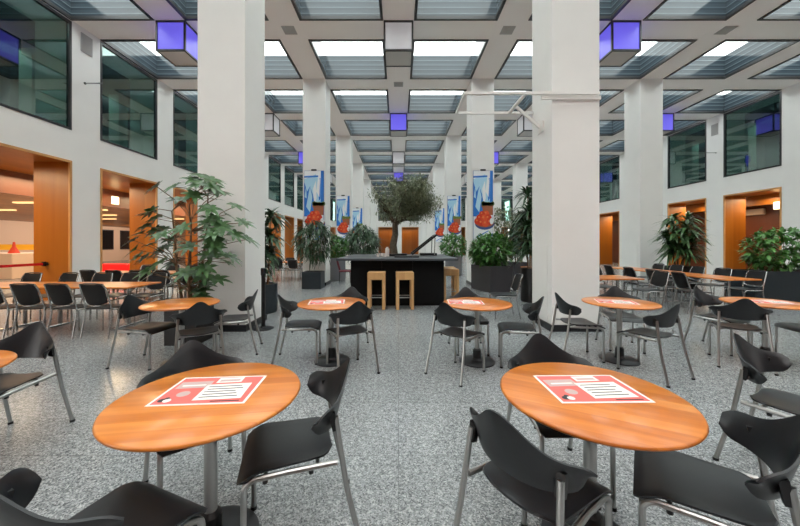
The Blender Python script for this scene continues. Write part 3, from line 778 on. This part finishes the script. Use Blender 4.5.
umbrella_tree((-3.17, 4.90, 0), 0, lambda r: box_planter(r, .46, .46, .52, M['black']), .5, 2.66, .88, .5, 76, .19,
              'tall umbrella tree in a black planter in front of the left column', M['leaf'], ylim=.30)
strap_plant((-2.95, 7.0, 0), lambda r: round_planter(r, .30, .62, M['planter']), .6, 2.3, .5, 46, .5, .07,
            'slender dracaena in a dark round planter behind the left column and belt post', M['leaf_dark'])
shrub((-2.86, 10.84, 0), 0, lambda r: box_planter(r, .62, .58, .56, M['planter']), .95, 2.28, .58, .31, 460, .26,
      'bushy long-leaved plant in a square anthracite planter before the second left column', M['leaf_dark'], W=.2, droopy=.6)
shrub((-2.6, 13.2, 0), 0, lambda r: round_planter(r, .42, .92, M['planter_light']), .9, 1.8, .5, .45, 620, .15,
      'fresh green shrub in a tall grey round planter beyond the second left column', M['leaf_fresh'])
shrub((-1.65, 14.6, 0), 0, lambda r: round_planter(r, .35, .7, M['planter']), .75, 2.35, .68, .6, 620, .34,
      'dark long-leaved plant behind the left end of the bar', M['leaf_dark'], W=.2, droopy=.6)
shrub((2.98, 10.35, 0), R(20), lambda r: box_planter(r, .82, 1.05, .80, M['planter_brown']), .78, 1.8, .66, .6, 1000, .17,
      'leafy green shrub in a large tilted square planter right of the bar', M['leaf_fresh'])
strap_plant((4.2, 11.25, 0), lambda r: box_planter(r, .5, .5, .85, M['planter_brown']), .8, 2.6, .6, 42, .5, .07,
            'dracaena in a dark planter behind the large square planter', M['leaf_dark'], stems=4)
strap_plant((3.45, 8.3, 0), lambda r: round_planter(r, .28, .86, M['black']), .8, 2.95, .6, 36, .55, .06,
            'tall dark strap-leaved plant in a black pot behind the right column', M['leaf_dark'], stems=5, heads=4)
shrub((4.15, 12.9, 0), 0, lambda r: round_planter(r, .35, .8, M['planter_brown']), 1.5, 2.95, .75, .6, 900, .13,
      'grey-green bushy tree in a round pot seen behind the tall strap-leaved plant', M['leaf_grey'])
shrub((2.6, 15.2, 0), 0, lambda r: round_planter(r, .4, .9, M['planter_light']), .85, 1.95, .6, .5, 650, .16,
      'green shrub in a grey planter beyond the bar, beside the third right column', M['leaf_fresh'])
strap_plant((8.75, 10.0, 0), lambda r: box_planter(r, .55, .55, .8, M['black']), .8, 2.5, .95, 36, .55, .08,
            'wide palm-like potted plant beyond the right dining tables', M['leaf'], stems=6, ex=.3)
shrub((9.57, 8.08, 0), R(-1.5), lambda r: box_planter(r, 2.0, .75, .82, M['planter']), .8, 1.86, .76, .5, 600, .17,
      'broad leafy shrub in the long anthracite planter box at the right edge', M['leaf_fresh'])

# olive tree rising from the bar
r = tag(empty('olive_tree', (-.12, 9.0, ZB)), 'small olive tree with a round grey-green crown rising from the bar', 'tree')
tr = MB(); fo = MB()
top = Vector((.02, 0, .95)); tr.tube([(0, 0, 0), (-.03, 0, .3), (.03, .02, .6), top], 0.11, 10, r2=.075)
for k in range(16):
    v = rvec().normalized(); e = Vector((.32 + v.x * .8, v.y * .7, 1.45 + v.z * .45)); tr.tube([top - Vector((0, 0, .12)), top.lerp(e, .5) + Vector((0, 0, .06)), e], .03, 6, r2=.008)
clumps = []
for k in range(110):
    v = rvec().normalized() * random.uniform(.55, 1.0); clumps.append(Vector((.33 + v.x * .92, v.y * .8, 1.52 + v.z * .6)))
for cpt in clumps:
    for k in range(95):
        p = cpt + rvec() * .24; leaf(fo, p, rvec() + Vector((0, 0, .15)), Vector((0, 0, 1)), random.uniform(.07, .12), .03, .1, 2)
MB().lathe([(.34, 0), (.36, .02), (.36, .06), (.001, .06)], n=32, cap=False).build('planting_ring', M['black'], r)
tr.build('trunk', M['bark_grey'], r); fo.build('foliage', M['leaf_grey'], r, 80)

# ------------------------------------------------------------------ food banners on the columns
def banner():
    r = empty('food_banner'); W, H = .70, 2.46; e = .002
    MB().box((-W / 2, -.03, 0), (W / 2, 0, H)).build('panel', [M['blue_dark']], r)
    pr = MB()
    def poly(pts, mi, lay): pr.add([((u - .5) * W * .98, -.03 - e * lay, v * H * .995 + .004) for u, v in pts], [tuple(range(len(pts)))], mi)
    def circ(u, v, ru, mi, lay, n=18, sq=1.0): poly([(u + ru * math.cos(6.283 * i / n), v + ru * sq * W / H * math.sin(6.283 * i / n)) for i in range(n)], mi, lay)
    poly([(0, 0), (1, 0), (1, 1), (0, 1)], 2, 1); poly([(0, .4), (1, .4), (1, .72), (.6, .95), (0, .88)], 3, 1.5)
    poly([(0, .34), (.5, .34), (.56, .5), (.44, .66), (.3, .78), (.16, .7), (0, .84)], 0, 2)
    poly([(.84, .4), (1, .4), (1, 1), (.86, 1)], 0, 2); poly([(.7, .86), (.84, .9), (.84, .6), (.76, .56)], 0, 2); poly([(.0, .9), (.72, .91), (.72, .935), (.0, .925)], 0, 2)
    poly([(.1, .48), (.3, .4), (.42, .62), (.3, .78)], 3, 3); poly([(.45, .74), (.6, .86), (.64, .6), (.52, .5)], 2, 3); poly([(.02, .62), (.1, .78), (.13, .6)], 3, 3)
    poly([(.62, .7), (.7, .88), (.82, .88), (.78, .62)], 2, 3)
    poly([(.5, .36), (1, .36), (1, .485), (.46, .485)], 6, 4); poly([(.42, .47), (1, .47), (1, .5), (.42, .5)], 6, 5)
    for i in range(14): circ(.4 + .6 * random.random(), .505 + .035 * random.random(), .09, 7, 5, 8)
    poly([(0, 0), (1, 0), (1, .16), (.4, .2), (0, .14)], 2, 4); poly([(.1, .02), (.75, .12), (.8, .14), (.16, .05)], 0, 5); poly([(.5, .0), (.62, 0), (1, .07), (1, .1)], 0, 5)
    circ(.58, .235, .5, 8, 6, 24, .62); circ(.58, .25, .48, 9, 7, 24, .5)
    for (u, v, s) in ((.2, .27, .15), (.4, .25, .16), (.62, .24, .17), (.84, .26, .15), (.32, .32, .16), (.54, .315, .17), (.76, .32, .16), (.45, .375, .14), (.66, .38, .14)):
        circ(u, v, s * 1.1, 10 if int(u * 50) % 2 else 4, 8 + int(s * 20), 16); circ(u - .04, v + .012, s * .35, 5, 13, 10)
    circ(.93, .27, .1, 2, 14, 12, 1.6)
    pr.build('picture', [M['blue'], M['blue_dark'], M['print_white'], M['blue_pale'], M['tomato'], M['tomato_hi'], M['terracotta'], M['print_green'], M['print_bowl'], M['terracotta'], M['tomato2']], r)
    MB().box((-.09, -.05, H - .01), (.09, 0, H + .05)).build('clip', M['dark_steel'], r)
    return r
BN = Maker(banner())
for k in (1, 2, 3):
    for x, w in ((-3, 'left'), (3, 'right')):
        BN.put((x, G + 6 * k + .003, 1.62), 0, 'tall blue banner with tomatoes hung on the %s %s column' % (ORD[k], w), 'banner', 'food banners on the columns')

# ------------------------------------------------------------------ post, wall frame, canteen things
r = tag(empty('belt_post', (-2.36, 5.62, 0)), 'slim black barrier post on a round foot beside the left column', 'post')
MB().lathe([(.17, 0), (.175, .006), (.17, .014), (.05, .03), (.04, .05)], n=36).build('base', M['black'], r)
MB().lathe([(.034, .03), (.034, .93)], n=20).build('pole', M['black'], r)
MB().lathe([(.036, .93), (.042, .94), (.042, 1.05), (.034, 1.06)], n=20).build('belt_head', M['dark_steel'], r)

r = tag(empty('wall_bracket_frame', (0, 0, 0)), 'white square-tube frame bracketed high on the near right column', 'frame')
zf = 4.0; a = .022
def bar(name, p, q, mt=M['white']):
    p, q = Vector(p), Vector(q); d = (q - p); L_ = d.length; X = Matrix.Translation(p) @ d.to_track_quat('X', 'Z').to_matrix().to_4x4()
    MB().box((0, -a, -a), (L_, a, a), X=X).build(name, mt, r)
bar('front_bar', (1.1, 5.39, zf), (3.36, 5.39, zf)); bar('back_bar', (1.1, 6.2, zf), (2.592, 6.2, zf)); bar('end_bar', (1.12, 5.41, zf), (1.12, 6.18, zf))
bar('cross_bar', (2.13, 5.41, zf), (2.13, 6.18, zf)); bar('strut', (2.13, 5.88, zf), (2.575, 5.87, 3.6)); MB().box((2.572, 5.75, 3.5), (2.594, 6.0, 3.68)).build('wall_plate', M['white'], r)
MB().box((2.4, 5.405, zf - .09), (3.4, 5.447, zf - .03)).build('column_clamp', M['white'], r)

r = tag(empty('belt_barrier', (-9.2, 8.4, .0)), 'red retractable belt stretched across the near left opening', 'barrier')
MB().box((-.03, -.02, .92), (.05, .018, 1.0)).box((-.05, -.06, .90), (.03, -.02, 1.02)).build('wall_unit', M['dark_steel'], r)
MB().box((-.012, -2.1, .925), (-.004, -.06, .99)).build('belt', M['red'], r)

# canteen counter and fittings
r = tag(empty('serving_counter', (-17.6, 15.2, 0)), 'yellow topped serving counter deep inside the left canteen', 'counter')
MB().box((-3.2, -.4, .1), (2.2, .4, 1.02)).box((-3.1, -.35, 0), (2.1, .35, .1), 1).build('body', [M['cream'], M['black']], r)
MB().bbox((-3.3, -.5, 1.02), (2.3, .5, 1.08), .01).build('worktop', M['paper'], r)
MB().box((-3.2, -.1, 1.2), (2.2, .1, 1.46)).build('canopy', M['yellow'], r)
for x in (-3, -.5, 2): MB().box((x - .03, -.03, 1.08), (x + .03, .03, 1.2)).build('post', M['steel'], r)
lathe_thing('cone_shade', [(.001, 0), (.19, 0), (.16, .06), (.06, .28), (.035, .48), (.001, .49)], (-16.6, 13.9, 1.08), M['orange_red'], 'orange red cone standing on the canteen pedestal', 'cone')
o = MB().bbox((-.4, -.4, 0), (.4, .4, 1.08), .02).build('pedestal', M['cream']); o.location = (-16.6, 13.9, 0); tag(o, 'cream square pedestal under the red cone in the canteen', 'pedestal')
o = MB().box((-.5, -.04, 0), (.5, .04, 1.2)).box((-.46, -.045, .04), (.46, -.04, 1.16), 1).build('display_board', [M['black'], M['teal']]); o.location = (-17.55, 16.3, 1.2); tag(o, 'teal poster board behind the canteen counter', 'board')
r0 = o
MB().box((-.05, -.03, -1.2), (.05, .03, 0)).build('stand', M['black'], r0)
o = MB().bbox((-1.1, -.35, .0), (1.1, .35, .45), .04).bbox((-1.1, .2, .45), (1.1, .35, .72), .04).build('bench', M['red']); o.location = (-10.9, 12.2, 0); tag(o, 'red upholstered bench inside the second left opening', 'bench')
for (x, y, z, w, rz) in ((-11.56, 13.1, 3.25, 'on the brown fascia inside the second left opening', 90), (XR + 1.62, 13.72, 3.12, 'in the right corridor seen through the near right opening', -90), (XR + 1.62, 18.2, 3.1, 'in the right corridor above the palm-like plant', -90)):
    r = tag(empty('wall_lamp', (x, y, z), R(rz)), 'glowing square wall lamp ' + w, 'lamp', 'square wall lamps')
    MB().bbox((-.16, -.07, -.16), (.16, 0, .16), .02).build('shade', M['lamp_glow'], r); MB().box((-.1, -.0, -.1), (.1, .03, .1)).build('back_plate', M['steel'], r)
for i, x in enumerate((-13.2, -15.0, -17.2)):
    for j, y in enumerate((9, 11.5, 14, 16.5, 19)):
        o = MB().bbox((-.5, -.09, -.05), (.5, .09, 0), .01).build('ceiling_strip_light', M['strip_glow']); o.location = (x, y, 2.98); tag(o, 'warm strip light on the canteen ceiling, %s row from the hall, %s from the front' % (ORD[i], ORD[j]), 'lamp', 'canteen strip lights')
o = MB().bbox((-.16, -.65, -.14), (.0, .65, .14), .03).build('air_conditioner', M['cream']); o.location = (XR + 2.49, 15.6, 3.0); tag(o, 'long pale air unit on the brown corridor wall at the right', 'air unit')
# fan behind the upper right window
r = tag(empty('pedestal_fan', (XR + .45, 13.87, Z_SILL)), 'white pedestal fan with a blue body standing behind the upper right window', 'fan')
MB().lathe([(.2, 0), (.2, .03), (.03, .05), (.02, .5)], n=20).build('base', M['blue'], r)
MB().lathe([(.06, .5), (.1, .6), (.08, .8)], n=16).build('body', M['blue'], r)
X = Matrix.Translation((-.15, 0, 1.05)) @ Matrix.Rotation(R(-70), 4, 'Y')
m = MB(); m.lathe([(.24, -.05), (.29, 0), (.24, .05)], n=24, X=X); m.lathe([(.08, .05), (.06, .08)], n=16, X=X); m.build('fan_head', M['paper'], r)
